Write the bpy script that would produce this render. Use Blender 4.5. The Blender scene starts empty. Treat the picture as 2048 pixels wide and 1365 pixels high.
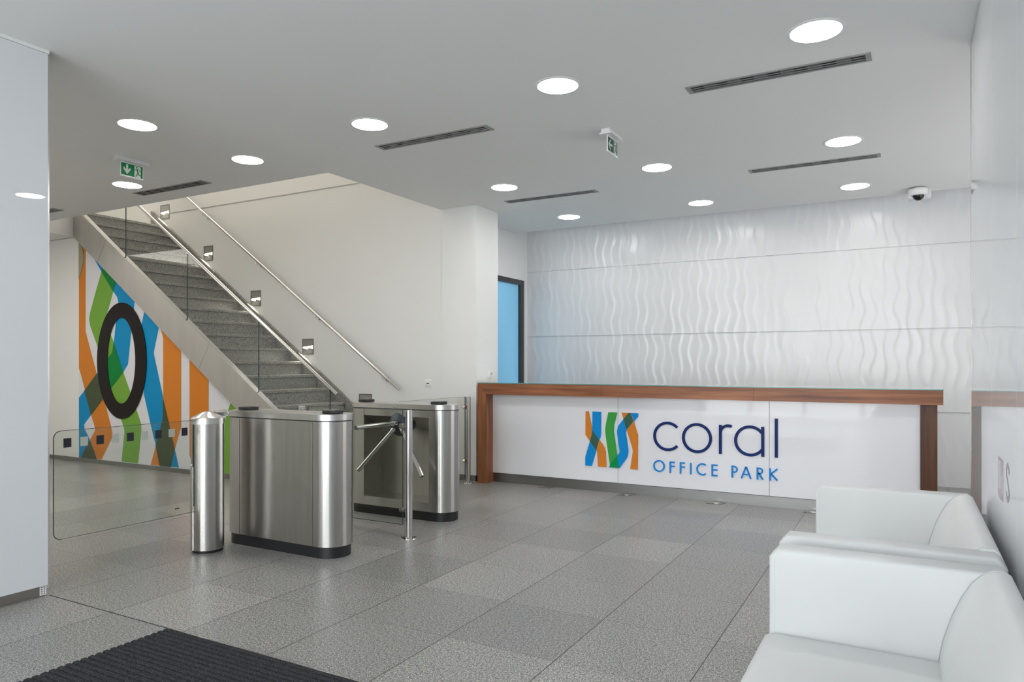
import bpy, bmesh, math, random
from math import sin, cos, pi, radians, sqrt, atan2
from mathutils import Vector, Matrix
random.seed(4)
SC = bpy.context.scene
COL = SC.collection

# ------------------------------------------------------------------ node helpers
def mat(name):
    m = bpy.data.materials.new(name); m.use_nodes = True
    nt = m.node_tree; nt.nodes.clear()
    out = nt.nodes.new('ShaderNodeOutputMaterial')
    return m, nt, out

def N(nt, kind, **kw):
    n = nt.nodes.new(kind)
    for k, v in kw.items(): setattr(n, k, v)
    return n

def math_node(nt, op, a, b=None, c=None):
    n = nt.nodes.new('ShaderNodeMath'); n.operation = op
    for i, v in enumerate((a, b, c)):
        if v is None: continue
        if isinstance(v, (int, float)): n.inputs[i].default_value = v
        else: nt.links.new(v, n.inputs[i])
    return n.outputs[0]

def ramp(nt, src, stops, interp='LINEAR'):
    r = nt.nodes.new('ShaderNodeValToRGB'); r.color_ramp.interpolation = interp
    el = r.color_ramp.elements
    while len(el) > 1: el.remove(el[-1])
    el[0].position = stops[0][0]; el[0].color = (*stops[0][1], 1)
    for p, c in stops[1:]:
        e = el.new(p); e.color = (*c, 1)
    nt.links.new(src, r.inputs[0])
    return r.outputs[0]

def mapped(nt, scale=(1, 1, 1), rot=(0, 0, 0)):
    tc = N(nt, 'ShaderNodeTexCoord'); mp = N(nt, 'ShaderNodeMapping')
    mp.inputs['Scale'].default_value = scale; mp.inputs['Rotation'].default_value = rot
    nt.links.new(tc.outputs['Object'], mp.inputs[0]); return mp.outputs[0]

def noise(nt, vec, scale, detail=2, rough=.5):
    n = N(nt, 'ShaderNodeTexNoise'); n.inputs['Scale'].default_value = scale
    n.inputs['Detail'].default_value = detail; n.inputs['Roughness'].default_value = rough
    if vec is not None: nt.links.new(vec, n.inputs['Vector'])
    return n.outputs[0]

def principled(nt, out, color=(.8, .8, .8), rough=.5, metal=0., spec=.5, coat=0., coat_rough=.03, aniso=0.):
    b = N(nt, 'ShaderNodeBsdfPrincipled')
    if isinstance(color, tuple): b.inputs['Base Color'].default_value = (*color, 1)
    else: nt.links.new(color, b.inputs['Base Color'])
    if isinstance(rough, (int, float)): b.inputs['Roughness'].default_value = rough
    else: nt.links.new(rough, b.inputs['Roughness'])
    b.inputs['Metallic'].default_value = metal
    b.inputs['Specular IOR Level'].default_value = spec
    b.inputs['Coat Weight'].default_value = coat; b.inputs['Coat Roughness'].default_value = coat_rough
    b.inputs['Anisotropic'].default_value = aniso
    nt.links.new(b.outputs[0], out.inputs[0]); return b

def bump(nt, b, h, strength=.1, dist=.01):
    n = N(nt, 'ShaderNodeBump'); n.inputs['Strength'].default_value = strength
    n.inputs['Distance'].default_value = dist
    nt.links.new(h, n.inputs['Height']); nt.links.new(n.outputs[0], b.inputs['Normal'])

def plain(name, color, rough=.5, metal=0., spec=.5, coat=0., var=.04, scale=3., coat_rough=.03):
    m, nt, out = mat(name)
    v = mapped(nt); f = noise(nt, v, scale, 3)
    lo = tuple(max(0, c*(1-var)) for c in color); hi = tuple(min(1, c*(1+var)) for c in color)
    c = ramp(nt, f, [(.3, lo), (.7, hi)])
    principled(nt, out, c, rough, metal, spec, coat, coat_rough)
    return m

def srgb(r, g, b):
    def f(c):
        c /= 255.
        return c/12.92 if c <= .04045 else ((c+.055)/1.055)**2.4
    return (f(r), f(g), f(b))

# ------------------------------------------------------------------ materials
M = {}
M['wall'] = plain('painted_wall', (.80, .80, .79), .75, var=.01, scale=1.5)
M['ceiling'] = plain('painted_ceiling', (.84, .84, .83), .8, var=.008, scale=1.)
M['white_plastic'] = plain('white_plastic', (.82, .82, .82), .35, var=.01)
M['glass_wall'] = plain('white_back_painted_glass', (.72, .74, .77), .6, spec=.0, coat=1., var=.006, scale=.8, coat_rough=.004)
M['lacquer'] = plain('white_lacquer', (.91, .91, .955), .22, spec=.5, coat=.6, var=.006, scale=.8, coat_rough=.05)
M['black'] = plain('black_plastic', (.012, .012, .014), .42, var=.1)
M['black_gloss'] = plain('black_gloss', (.006, .006, .007), .08, var=.1)
M['dark_frame'] = plain('anthracite_frame', (.035, .035, .038), .4, var=.06)
M['chrome'] = plain('polished_steel', (.72, .71, .70), .12, 1., var=.02)
M['post'] = plain('satin_steel_tube', (.58, .57, .56), .2, 1., var=.03)
M['base_steel'] = plain('steel_baseboard', (.30, .28, .26), .35, 1., var=.05)
M['base_stone'] = plain('grey_stone_baseboard', (.15, .145, .135), .45, var=.12, scale=30)
M['wave'] = plain('white_relief_tile', (.70, .70, .705), .24, spec=.5, var=.006)
M['grout'] = plain('grey_grout', (.5, .5, .5), .8)
M['leather_seam'] = plain('leather_seam', (.64, .65, .67), .6)
M['green_sign'] = None
M['navy'] = plain('navy_letter_face', srgb(0, 38, 104), .4, var=.02, spec=.2)
M['sky'] = plain('sky_blue_letter_face', srgb(0, 138, 222), .4, var=.02, spec=.25)

def brushed(name, col, r0, r1, vert=True, aniso=.6, streak=22.):
    m, nt, out = mat(name)
    sc = (streak, streak, 1.2) if vert else (1.2, 1.2, streak)
    v = mapped(nt, sc)
    f = noise(nt, v, 1., 2, .6)
    v2 = mapped(nt, (1, 1, 1)); f2 = noise(nt, v2, 2.2, 2)
    c = ramp(nt, f, [(.25, tuple(x*.94 for x in col)), (.75, tuple(min(1, x*1.05) for x in col))])
    r = (r0+r1)/2
    b = principled(nt, out, c, r, 1., aniso=aniso)
    b.inputs['Anisotropic Rotation'].default_value = .25
    tg = N(nt, 'ShaderNodeTangent'); tg.direction_type = 'RADIAL'; tg.axis = 'Z'
    nt.links.new(tg.outputs[0], b.inputs['Tangent'])
    return m
M['steel'] = brushed('brushed_steel', (.50, .485, .465), .24, .28, aniso=.9)
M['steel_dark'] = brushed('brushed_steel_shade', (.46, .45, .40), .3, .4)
M['steel_lid'] = brushed('brushed_steel_lid', (.60, .59, .57), .26, .32, aniso=.3)
M['stringer'] = brushed('satin_steel_stringer', (.56, .54, .51), .34, .46, aniso=.0, streak=6.)
M['plinth'] = brushed('brushed_steel_plinth', (.28, .275, .27), .3, .4, vert=False, aniso=.0)

# granite floor: 60 cm tiles with dark joints
def granite(name, tiles=True, dark=1., rough=(.26, .42)):
    m, nt, out = mat(name)
    tc = N(nt, 'ShaderNodeTexCoord')
    ob = tc.outputs['Object']
    n1 = noise(nt, ob, 190., 3, .65)
    n2 = noise(nt, ob, 75., 2, .6)
    vo = N(nt, 'ShaderNodeTexVoronoi'); vo.inputs['Scale'].default_value = 230.; nt.links.new(ob, vo.inputs['Vector'])
    base = ramp(nt, n1, [(.36, (.03, .029, .028)), (.45, (.17, .167, .16)), (.55, (.37, .365, .355)), (.66, (.80, .79, .76))])
    sp = ramp(nt, n2, [(.36, (.55,)*3), (.5, (1.,)*3), (.66, (1.22,)*3)])
    mx = N(nt, 'ShaderNodeMix', data_type='RGBA', blend_type='MULTIPLY'); mx.inputs[0].default_value = 1.
    nt.links.new(base, mx.inputs[6]); nt.links.new(sp, mx.inputs[7])
    cell = ramp(nt, vo.outputs['Color'], [(0., (.78,)*3), (1., (1.18,)*3)])
    m2 = N(nt, 'ShaderNodeMix', data_type='RGBA', blend_type='MULTIPLY'); m2.inputs[0].default_value = 1.
    nt.links.new(mx.outputs[2], m2.inputs[6]); nt.links.new(cell, m2.inputs[7])
    colour = m2.outputs[2]
    if tiles:
        sx = N(nt, 'ShaderNodeSeparateXYZ'); nt.links.new(ob, sx.inputs[0])
        u = math_node(nt, 'DIVIDE', math_node(nt, 'ADD', sx.outputs[0], 2.01), .6)
        w = math_node(nt, 'DIVIDE', math_node(nt, 'SUBTRACT', sx.outputs[1], 2.345), .6)
        fu = math_node(nt, 'FLOOR', u); fw = math_node(nt, 'FLOOR', w)
        cb = N(nt, 'ShaderNodeCombineXYZ'); nt.links.new(fu, cb.inputs[0]); nt.links.new(fw, cb.inputs[1])
        wn = N(nt, 'ShaderNodeTexWhiteNoise', noise_dimensions='2D'); nt.links.new(cb.outputs[0], wn.inputs['Vector'])
        tv = ramp(nt, wn.outputs['Value'], [(0., (.80*dark,)*3), (1., (1.10*dark, 1.095*dark, 1.08*dark))])
        m3 = N(nt, 'ShaderNodeMix', data_type='RGBA', blend_type='MULTIPLY'); m3.inputs[0].default_value = 1.
        nt.links.new(colour, m3.inputs[6]); nt.links.new(tv, m3.inputs[7])
        def line(q, half):
            fr = math_node(nt, 'FRACT', q)
            d = math_node(nt, 'ABSOLUTE', math_node(nt, 'SUBTRACT', fr, .5))
            return math_node(nt, 'GREATER_THAN', d, .5-half)
        lx = line(u, .0045); lw = math_node(nt, 'MULTIPLY', line(w, .0032), .55)
        j = math_node(nt, 'MAXIMUM', lx, lw)
        m4 = N(nt, 'ShaderNodeMix', data_type='RGBA'); nt.links.new(j, m4.inputs[0])
        nt.links.new(m3.outputs[2], m4.inputs[6]); m4.inputs[7].default_value = (.035, .03, .026, 1)
        colour = m4.outputs[2]
    else:
        m3 = N(nt, 'ShaderNodeMix', data_type='RGBA', blend_type='MULTIPLY'); m3.inputs[0].default_value = 1.
        nt.links.new(colour, m3.inputs[6]); m3.inputs[7].default_value = (dark, dark, dark*.97, 1)
        colour = m3.outputs[2]
    principled(nt, out, colour, (rough[0]+rough[1])/2, spec=.42)
    return m
M['floor'] = granite('granite_tile_floor', True, 1.04)
M['granite'] = granite('granite_step', False, .9, (.4, .55))

def wood(name, axis, tone=1.):
    m, nt, out = mat(name)
    s = {'X': (1.1, 26, 26), 'Z': (26, 26, 1.1)}[axis]
    v = mapped(nt, s); f = noise(nt, v, 1., 5, .62)
    v2 = mapped(nt, {'X': (.9, 6, 6), 'Z': (6, 6, .9)}[axis]); f2 = noise(nt, v2, 1., 3, .6)
    c1 = ramp(nt, f, [(.28, tuple(x*tone for x in (.13, .042, .018))), (.48, tuple(x*tone for x in (.30, .105, .042))), (.72, tuple(x*tone for x in (.44, .18, .08)))])
    c2 = ramp(nt, f2, [(.3, (.70,)*3), (.7, (1.12,)*3)])
    mx = N(nt, 'ShaderNodeMix', data_type='RGBA', blend_type='MULTIPLY'); mx.inputs[0].default_value = 1.
    nt.links.new(c1, mx.inputs[6]); nt.links.new(c2, mx.inputs[7])
    b = principled(nt, out, mx.outputs[2], .38, spec=.45)
    bump(nt, b, f, .08, .001)
    return m
M['wood_h'] = wood('walnut_horizontal', 'X')
M['wood_v'] = wood('walnut_vertical', 'Z')
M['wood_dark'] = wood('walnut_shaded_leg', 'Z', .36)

def thin_glass(name, tint=(.90, .94, .92), ior=1.5, gain=1.):
    m, nt, out = mat(name)
    tr = N(nt, 'ShaderNodeBsdfTransparent'); tr.inputs[0].default_value = (*tint, 1)
    gl = N(nt, 'ShaderNodeBsdfGlossy'); gl.inputs['Roughness'].default_value = .004
    gl.inputs[0].default_value = (1, 1, 1, 1)
    lw = N(nt, 'ShaderNodeLayerWeight'); lw.inputs['Blend'].default_value = .5
    f = math_node(nt, 'MULTIPLY', math_node(nt, 'MULTIPLY_ADD', math_node(nt, 'POWER', lw.outputs['Facing'], 5.), .96, .04), gain)
    mx = N(nt, 'ShaderNodeMixShader'); nt.links.new(f, mx.inputs[0])
    nt.links.new(tr.outputs[0], mx.inputs[1]); nt.links.new(gl.outputs[0], mx.inputs[2])
    nt.links.new(mx.outputs[0], out.inputs[0]); return m
M['glass'] = thin_glass('clear_safety_glass', (.955, .965, .955), gain=.9)
M['gate_glass'] = thin_glass('tinted_gate_glass', (.93, .95, .925), gain=.9)
M['glass_edge'] = plain('dark_green_glass_edge', (.035, .075, .075), .15, var=.1)
M['counter_glass'] = plain('counter_glass_top', (.66, .72, .71), .04, spec=.7, coat=1., var=.01)
M['counter_edge'] = plain('counter_glass_edge', (.10, .30, .27), .1, var=.08)

def emit(name, col, s):
    m, nt, out = mat(name)
    e = N(nt, 'ShaderNodeEmission'); e.inputs[0].default_value = (*col, 1); e.inputs[1].default_value = s
    nt.links.new(e.outputs[0], out.inputs[0]); return m
M['lamp'] = emit('lit_diffuser', (1., .985, .96), 46.)
M['step_lamp'] = emit('lit_step_lamp', (1., .93, .78), 9.)
M['blue_pane'] = None
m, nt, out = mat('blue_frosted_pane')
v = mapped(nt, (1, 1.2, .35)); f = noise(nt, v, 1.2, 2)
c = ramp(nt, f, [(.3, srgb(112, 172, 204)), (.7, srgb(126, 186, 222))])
b = principled(nt, out, c, .3); b.inputs['Emission Strength'].default_value = .33  # weak emission stands in for light coming through the pane
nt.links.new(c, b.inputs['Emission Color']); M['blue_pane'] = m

# leather
m, nt, out = mat('white_leather')
v = mapped(nt); f = noise(nt, v, 420., 2, .6); f2 = noise(nt, v, 3.5, 3)
c = ramp(nt, f2, [(.3, (.70, .71, .71)), (.7, (.74, .745, .745))])
b = principled(nt, out, c, .42, spec=.45); bump(nt, b, f, .10, .0008); M['leather'] = m
# mat carpet
m, nt, out = mat('ribbed_mat')
tc = N(nt, 'ShaderNodeTexCoord'); n1 = noise(nt, tc.outputs['Object'], 260., 3, .7)
c = ramp(nt, n1, [(.35, (.010, .010, .011)), (.55, (.045, .045, .05)), (.75, (.16, .16, .18))])
b = principled(nt, out, c, .95, spec=.1); bump(nt, b, n1, .5, .004); M['carpet'] = m

def flat(name, rgb, rough=.5): return plain(name, srgb(*rgb), rough, var=.012, spec=.2)
INK = dict(o=flat('orange_vinyl', (212, 128, 42)), b=flat('blue_vinyl', (0, 140, 196)), g=flat('green_vinyl', (116, 166, 62)),
           dg=flat('deep_green_vinyl', (0, 128, 56)), ol=flat('olive_vinyl', (72, 84, 58)), pale=flat('pale_olive_vinyl', (160, 154, 128)),
           w=flat('white_vinyl', (222, 222, 228)), k=plain('black_brown_gloss', srgb(30, 24, 23), .1, spec=.12))
LOGO = dict(o=flat('orange_acrylic', (222, 134, 48)), b=flat('blue_acrylic', (0, 144, 222)), g=flat('green_acrylic', (62, 166, 72)),
            dg=flat('deep_green_acrylic', (0, 148, 78)), ol=flat('olive_acrylic', (60, 100, 82)))

# ------------------------------------------------------------------ mesh helpers
class MB:
    def __init__(s): s.bm = bmesh.new(); s.slot = 0; s.mats = []
    def use(s, m):
        if m not in s.mats: s.mats.append(m)
        s.slot = s.mats.index(m); return s
    def _f(s, fs):
        for f in fs: f.material_index = s.slot
    def box(s, x0, x1, y0, y1, z0, z1, bev=0., seg=2):
        vs = [s.bm.verts.new((x, y, z)) for x in (x0, x1) for y in (y0, y1) for z in (z0, z1)]
        idx = [(0, 1, 3, 2), (4, 6, 7, 5), (0, 4, 5, 1), (2, 3, 7, 6), (0, 2, 6, 4), (1, 5, 7, 3)]
        fs = [s.bm.faces.new([vs[i] for i in q]) for q in idx]
        s._f(fs)
        if bev > 0:
            es = list({e for f in fs for e in f.edges})
            r = bmesh.ops.bevel(s.bm, geom=es, offset=bev, segments=seg, profile=.5, affect='EDGES')
            s._f(r['faces'])
        return s
    def prism(s, pts, axis, a0, a1, bev=0., seg=2):
        """pts: polygon in the two other axes; extruded along axis ('X','Y','Z')"""
        def co(p, a):
            return {'X': (a, p[0], p[1]), 'Y': (p[0], a, p[1]), 'Z': (p[0], p[1], a)}[axis]
        A = [s.bm.verts.new(co(p, a0)) for p in pts]; B = [s.bm.verts.new(co(p, a1)) for p in pts]
        fs = [s.bm.faces.new(A), s.bm.faces.new(list(reversed(B)))]
        n = len(pts)
        for i in range(n): fs.append(s.bm.faces.new((A[i], B[i], B[(i+1) % n], A[(i+1) % n])))
        s._f(fs)
        if bev > 0:
            es = list({e for f in fs[:2] for e in f.edges})
            r = bmesh.ops.bevel(s.bm, geom=es, offset=bev, segments=seg, profile=.5, affect='EDGES'); s._f(r['faces'])
        return s
    def sheet(s, pts, axis, a):
        def co(p): return {'X': (a, p[0], p[1]), 'Y': (p[0], a, p[1]), 'Z': (p[0], p[1], a)}[axis]
        s._f([s.bm.faces.new([s.bm.verts.new(co(p)) for p in pts])]); return s
    def cyl(s, p0, p1, r0, r1=None, n=24, cap=True):
        r1 = r0 if r1 is None else r1
        p0 = Vector(p0); p1 = Vector(p1); d = (p1-p0).normalized()
        u = d.orthogonal().normalized(); w = d.cross(u)
        A = [s.bm.verts.new(p0+(u*cos(2*pi*i/n)+w*sin(2*pi*i/n))*r0) for i in range(n)]
        B = [s.bm.verts.new(p1+(u*cos(2*pi*i/n)+w*sin(2*pi*i/n))*r1) for i in range(n)]
        fs = [s.bm.faces.new((A[i], A[(i+1) % n], B[(i+1) % n], B[i])) for i in range(n)]
        if cap: fs += [s.bm.faces.new(list(reversed(A))), s.bm.faces.new(B)]
        s._f(fs); return s
    def lathe(s, cx, cy, prof, n=32):
        rings = []
        for r, z in prof:
            rings.append([s.bm.verts.new((cx+max(r, 1e-4)*cos(2*pi*i/n), cy+max(r, 1e-4)*sin(2*pi*i/n), z)) for i in range(n)])
        fs = []
        for a, b in zip(rings, rings[1:]):
            for i in range(n): fs.append(s.bm.faces.new((a[i], a[(i+1) % n], b[(i+1) % n], b[i])))
        fs.append(s.bm.faces.new(list(reversed(rings[0])))); fs.append(s.bm.faces.new(rings[-1]))
        s._f(fs); return s
    def ring(s, c, axis, r0, r1, a0, a1, t0=0., t1=2*pi, n=48, sx=1., flatcut=None):
        """annulus (arc) of inner r0 / outer r1 in the plane across axis, thickness a0..a1"""
        full = abs(t1-t0-2*pi) < 1e-6
        k = n if full else n+1
        def co(r, t, a):
            u = c[0]+r*cos(t)*sx; w = c[1]+r*sin(t)
            return {'X': (a, u, w), 'Y': (u, a, w), 'Z': (u, w, a)}[axis]
        V = [[s.bm.verts.new(co(r, t0+(t1-t0)*i/n, a)) for i in range(k)] for r, a in ((r0, a0), (r1, a0), (r1, a1), (r0, a1))]
        fs = []
        for i in range(n):
            j = (i+1) % k
            for q in range(4):
                p = (q+1) % 4
                fs.append(s.bm.faces.new((V[q][i], V[q][j], V[p][j], V[p][i])))
        if not full:
            fs.append(s.bm.faces.new([V[q][0] for q in range(4)])); fs.append(s.bm.faces.new([V[q][-1] for q in (3, 2, 1, 0)]))
        s._f(fs); return s
    def build(s, name, material=None, parent=None, smooth=True, angle=35.):
        bm = s.bm
        bmesh.ops.recalc_face_normals(bm, faces=bm.faces)
        if smooth:
            for f in bm.faces: f.smooth = True
            for e in bm.edges:
                if len(e.link_faces) == 2:
                    if e.calc_face_angle(0) > radians(angle) or e.link_faces[0].material_index != e.link_faces[1].material_index: e.smooth = False
        me = bpy.data.meshes.new(name); bm.to_mesh(me); bm.free()
        ms = s.mats if s.mats else [material]
        for m_ in ms: me.materials.append(m_)
        o = bpy.data.objects.new(name, me); COL.objects.link(o)
        if parent is not None: put(o, parent)
        return o

def put(o, parent):
    """parent keeping the child's world-space mesh coordinates (parents are Empties with only a location)"""
    o.parent = parent
    off = Vector((0, 0, 0)); p = parent
    while p is not None: off += p.location; p = p.parent
    o.location = Vector(o.location) - off

def thing(name, label, cat, loc=(0, 0, 0), group=None):
    o = bpy.data.objects.new(name, None); COL.objects.link(o); o.location = loc
    o.empty_display_size = .1
    return tag(o, label, cat, group)
def tag(o, label=None, cat=None, group=None, kind=None):
    if label: o['label'] = label
    if cat: o['category'] = cat
    if group: o['group'] = group
    if kind: o['kind'] = kind
    return o
def struct(o, label=None, cat=None):
    o['kind'] = 'structure'
    if label: o['label'] = label
    if cat: o['category'] = cat
    return o
def copy_tree(root, loc, label=None, group=None):
    r = root.copy(); COL.objects.link(r); r.location = loc
    if label: r['label'] = label
    if group: r['group'] = group
    for ch in list(root.children):
        c_ = ch.copy(); COL.objects.link(c_); c_.parent = r
        for g in ch.children:
            d = g.copy(); COL.objects.link(d); d.parent = c_
    return r
M['reflector'] = plain('step_light_reflector', (.50, .49, .46), .3, .6)

M['hub'] = plain('dark_blue_grey_casting', (.035, .045, .07), .3, .3)
M['sq_dark'] = flat('dark_square_vinyl', (42, 44, 54))
M['sq_pale'] = flat('pale_square_vinyl', (172, 178, 168))

# ================================================================== THE SETTING
CZ = 3.2            # ceiling height
fl = MB().box(-12.6, 2.4, -3.2, 9.4, -.12, 0).build('floor', M['floor'], smooth=False); struct(fl, 'grey speckled granite tile floor', 'floor')

# ceiling slab, open above the staircase (x -12.6..-4.87, y 5.14..7.03)
cb = MB().use(M['ceiling'])
cb.box(-12.6, 2.4, -3.2, 5.14, CZ, CZ+.32)
cb.box(-4.87, 2.4, 5.14, 8.80, CZ, CZ+.32)
cb.box(-12.6, 2.4, 8.80, 9.4, 3.62, 3.7)
struct(cb.build('ceiling', smooth=False), 'pale grey painted ceiling with stair opening', 'ceiling')

struct(MB().box(-12.6, -4.84, 7.03, 7.2, 0, 5.6).build('wall_stair', M['wall'], smooth=False), 'white wall behind the staircase', 'wall')
struct(MB().use(M['grout']).box(-9.9, -4.88, 7.024, 7.032, 3.672, 3.682).build('trim_1', smooth=False), 'thin dark joint high on the stair wall', 'trim')
struct(MB().box(-4.84, -4.36, 7.015, 7.51, 0, CZ).build('wall_column', M['wall'], smooth=False), 'white square column left of the reception desk', 'column')
wl = MB().use(M['wall'])
wl.box(-4.98, -4.84, 7.2, 7.62, 0, 3.62); wl.box(-4.98, -4.84, 7.62, 9.11, 2.56, 3.62); wl.box(-4.98, -4.84, 9.11, 9.4, 0, 3.62)
struct(wl.build('wall_left', smooth=False), 'white side wall around the blue glazed door', 'wall')

# glazed door with anthracite frame and blue pane
dr = bpy.data.objects.new('door_1', None); COL.objects.link(dr); dr.location = (-4.86, 8.365, 0)
struct(dr, 'tall blue glazed door in a dark frame', 'door')
f = MB().use(M['dark_frame'])
f.box(-4.93, -4.85, 7.62, 7.69, 0, 2.56, .004); f.box(-4.93, -4.85, 9.04, 9.11, 0, 2.56, .004); f.box(-4.925, -4.852, 7.69, 9.04, 2.49, 2.56, .004)
f.box(-4.91, -4.845, 9.0, 9.04, 0, 2.49, .003); f.box(-4.91, -4.845, 7.69, 7.73, 0, 2.49, .003); f.box(-4.912, -4.846, 7.73, 9.0, 0, .08, .003)
f.build('door_frame', parent=dr)
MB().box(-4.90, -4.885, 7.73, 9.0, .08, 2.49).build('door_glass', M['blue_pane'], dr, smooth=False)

# back wall of relief tiles: wavy upright ribs, tiles 0.955 m high
def wave_wall():
    bm = bmesh.new()
    x0, x1, z0, z1 = -4.84, 2.3, 0., 3.6
    nx, nz = 620, 150
    pitch = .118; nr = int((x1-x0)/pitch)+4
    rnd = random.Random(7)
    ph = []; p = 0.
    for i in range(nr): p += rnd.choice((.15, .3, .4, .7, 2.4, .3)); ph.append(p)
    am = [rnd.uniform(.02, .031) for _ in range(nr)]
    rows = []
    for k in range(nz+1):
        z = z0+(z1-z0)*k/nz
        tile = math.floor((z-.78)/.955)
        bs = [x0-.2+i*pitch+am[i]*sin(2*pi*z/.47+ph[i])+.006*sin(2*pi*z/.93+ph[i]*3) for i in range(nr)]
        seam = min(abs((z-.78) % .955), .955-abs((z-.78) % .955))
        row = []; j = 0
        for i in range(nx+1):
            x = x0+(x1-x0)*i/nx
            while j < nr-2 and bs[j+1] < x: j += 1
            t = (x-bs[j])/max(.02, bs[j+1]-bs[j]); t = min(1, max(0, t))
            h = (t/.72)**1.6 if t < .72 else .5+.5*cos(pi*(t-.72)/.28)
            h *= .0052*(.72+.28*sin(z*3.1+j*1.7))*(1.+.5*max(0., z-2.2))
            row.append(bm.verts.new((x, 9.2-h, z)))
        rows.append(row)
    for a, b in zip(rows, rows[1:]):
        for i in range(nx):
            fc = bm.faces.new((a[i], a[i+1], b[i+1], b[i])); fc.smooth = True
    me = bpy.data.meshes.new('wall_back'); bm.to_mesh(me); bm.free()
    me.materials.append(M['wave'])
    o = bpy.data.objects.new('wall_back', me); COL.objects.link(o)
    return o
struct(wave_wall(), 'white back wall of tiles with wavy vertical relief', 'wall')
tb = MB().use(M['grout'])
for zz in (.826, 1.755, 2.69): tb.box(-4.84, 2.3, 9.1893, 9.199, zz, zz+.0022)
struct(tb.build('trim_2', smooth=False), 'fine horizontal joints of the relief tiles', 'trim')
struct(MB().box(-4.98, 2.4, 9.21, 9.4, 0, 3.62).build('wall_rear', M['wall'], smooth=False), 'wall behind the relief tiles', 'wall')
struct(MB().box(2.25, 2.4, 4.7, 9.4, 0, 3.62).build('wall_right', M['wall'], smooth=False), 'far right wall beside the desk recess', 'wall')
struct(MB().box(.43, 2.4, 4.6, 4.86, 0, CZ).build('wall_return', M['wall'], smooth=False), 'wall return behind the right glass panel', 'wall')

# right-hand wall clad in white back-painted glass, with thin joints
gw = MB().use(M['glass_wall'])
for a, b in ((-3.0, -.9), (-.897, .7), (.703, 2.13), (2.133, 2.90), (2.903, 3.698), (3.701, 4.85)): gw.box(.322, .43, a, b, .0, CZ-.004)
gw.use(M['base_steel']).box(.327, .425, -3.0, 4.84, 0, CZ-.006)
gw.use(M['base_steel']).box(.3205, .434, 4.85, 4.856, 0, CZ-.004)
struct(gw.build('wall_near_right', smooth=False), 'glossy white glass-clad wall behind the sofas', 'wall')

# left-hand wall clad in white back-painted glass, steel baseboard, edge profile
gl = MB().use(M['glass_wall']).box(-4.52, -4.41, -3.0, 2.338, .062, CZ-.022)
gl.use(M['white_plastic']).box(-4.52, -4.408, -3.0, 2.345, CZ-.02, CZ)
gl.use(M['post']).box(-4.53, -4.411, 2.338, 2.347, .062, CZ-.022)
gl.use(M['wall']).box(-4.7, -4.52, -3.0, 2.347, 0, CZ)
struct(gl.build('wall_near_left', smooth=False), 'glossy white glass-clad wall at the left edge', 'wall')
bl = MB().use(M['base_steel']).box(-4.52, -4.425, -3.0, 2.30, 0, .060)
bl.use(M['white_plastic']).box(-4.52, -4.423, 2.30, 2.337, .004, .060)
bl.use(M['black'])
for i in range(4):
    for j in range(2): bl.cyl((-4.424, 2.311+j*.015, .014+i*.012), (-4.4222, 2.311+j*.015, .014+i*.012), .0032, n=8)
struct(bl.build('baseboard_left'), 'brushed steel baseboard under the left glass wall', 'baseboard')

# wall under the staircase + far left closure
def zst(x, base): return base + .6955*(-7.065-x)      # slope line of the stringer
poly = [(-12.6, 0), (-5.72, 0), (-5.72, .05), (-10.12, zst(-10.12, 1.10)), (-10.12, 3.13), (-12.6, 3.13)]
struct(MB().prism(poly, 'Y', 5.755, 5.90).build('wall_under_stair', M['wall'], smooth=False), 'white wall under the staircase', 'wall')
struct(MB().box(-12.6, -5.66, 5.738, 5.755, 0, .055).build('baseboard_stair', M['base_stone'], smooth=False), 'grey baseboard under the coloured mural', 'baseboard')
struct(MB().box(-6.0, -4.36, 7.003, 7.03, 0, .065).box(-4.372, -4.345, 7.03, 7.5, 0, .065).build('baseboard_back', M['base_stone'], smooth=False), 'grey baseboard along the stair wall', 'baseboard')
struct(MB().box(-12.6, -10.13, 5.15, 7.03, 3.135, 3.46).build('trim_3', M['wall'], smooth=False), 'white landing slab at the head of the stairs', 'landing')
struct(MB().box(-12.75, -12.6, 1.9, 7.2, 0, 5.6).build('wall_far_left', M['wall'], smooth=False), 'far left end wall', 'wall')
struct(MB().box(-12.6, -4.7, 1.75, 1.9, 0, CZ).build('wall_near_hall', M['wall'], smooth=False), 'near wall of the left hall', 'wall')
# upper storey shaft above the stairs
up = MB().use(M['wall'])
up.box(-12.6, -4.7, 5.02, 5.14, 3.52, 5.6); up.box(-4.87, -4.72, 5.14, 7.2, 3.52, 5.6); up.box(-12.6, -4.7, 5.0, 7.2, 5.6, 5.7)
struct(up.build('wall_upper', smooth=False), 'upper storey walls around the stair opening', 'wall')

# glazed entrance front behind the viewer
wf = bpy.data.objects.new('window_1', None); COL.objects.link(wf); wf.location = (-2.0, -3.1, 0); struct(wf, 'glazed entrance front', 'window')
w_ = MB().use(M['dark_frame'])
for x in (-4.40, -3.2, -2.02, -.84, .25): w_.box(x-.035, x+.035, -3.15, -3.05, 0, CZ)
for z_ in (0.03, 2.35, CZ-.04): w_.box(-4.41, .32, -3.14, -3.06, z_-.03, z_+.03)
w_.build('window_frame', parent=wf, smooth=False)
MB().box(-4.41, .32, -3.105, -3.095, 0, CZ).build('pane', M['glass'], wf, smooth=False)

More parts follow.
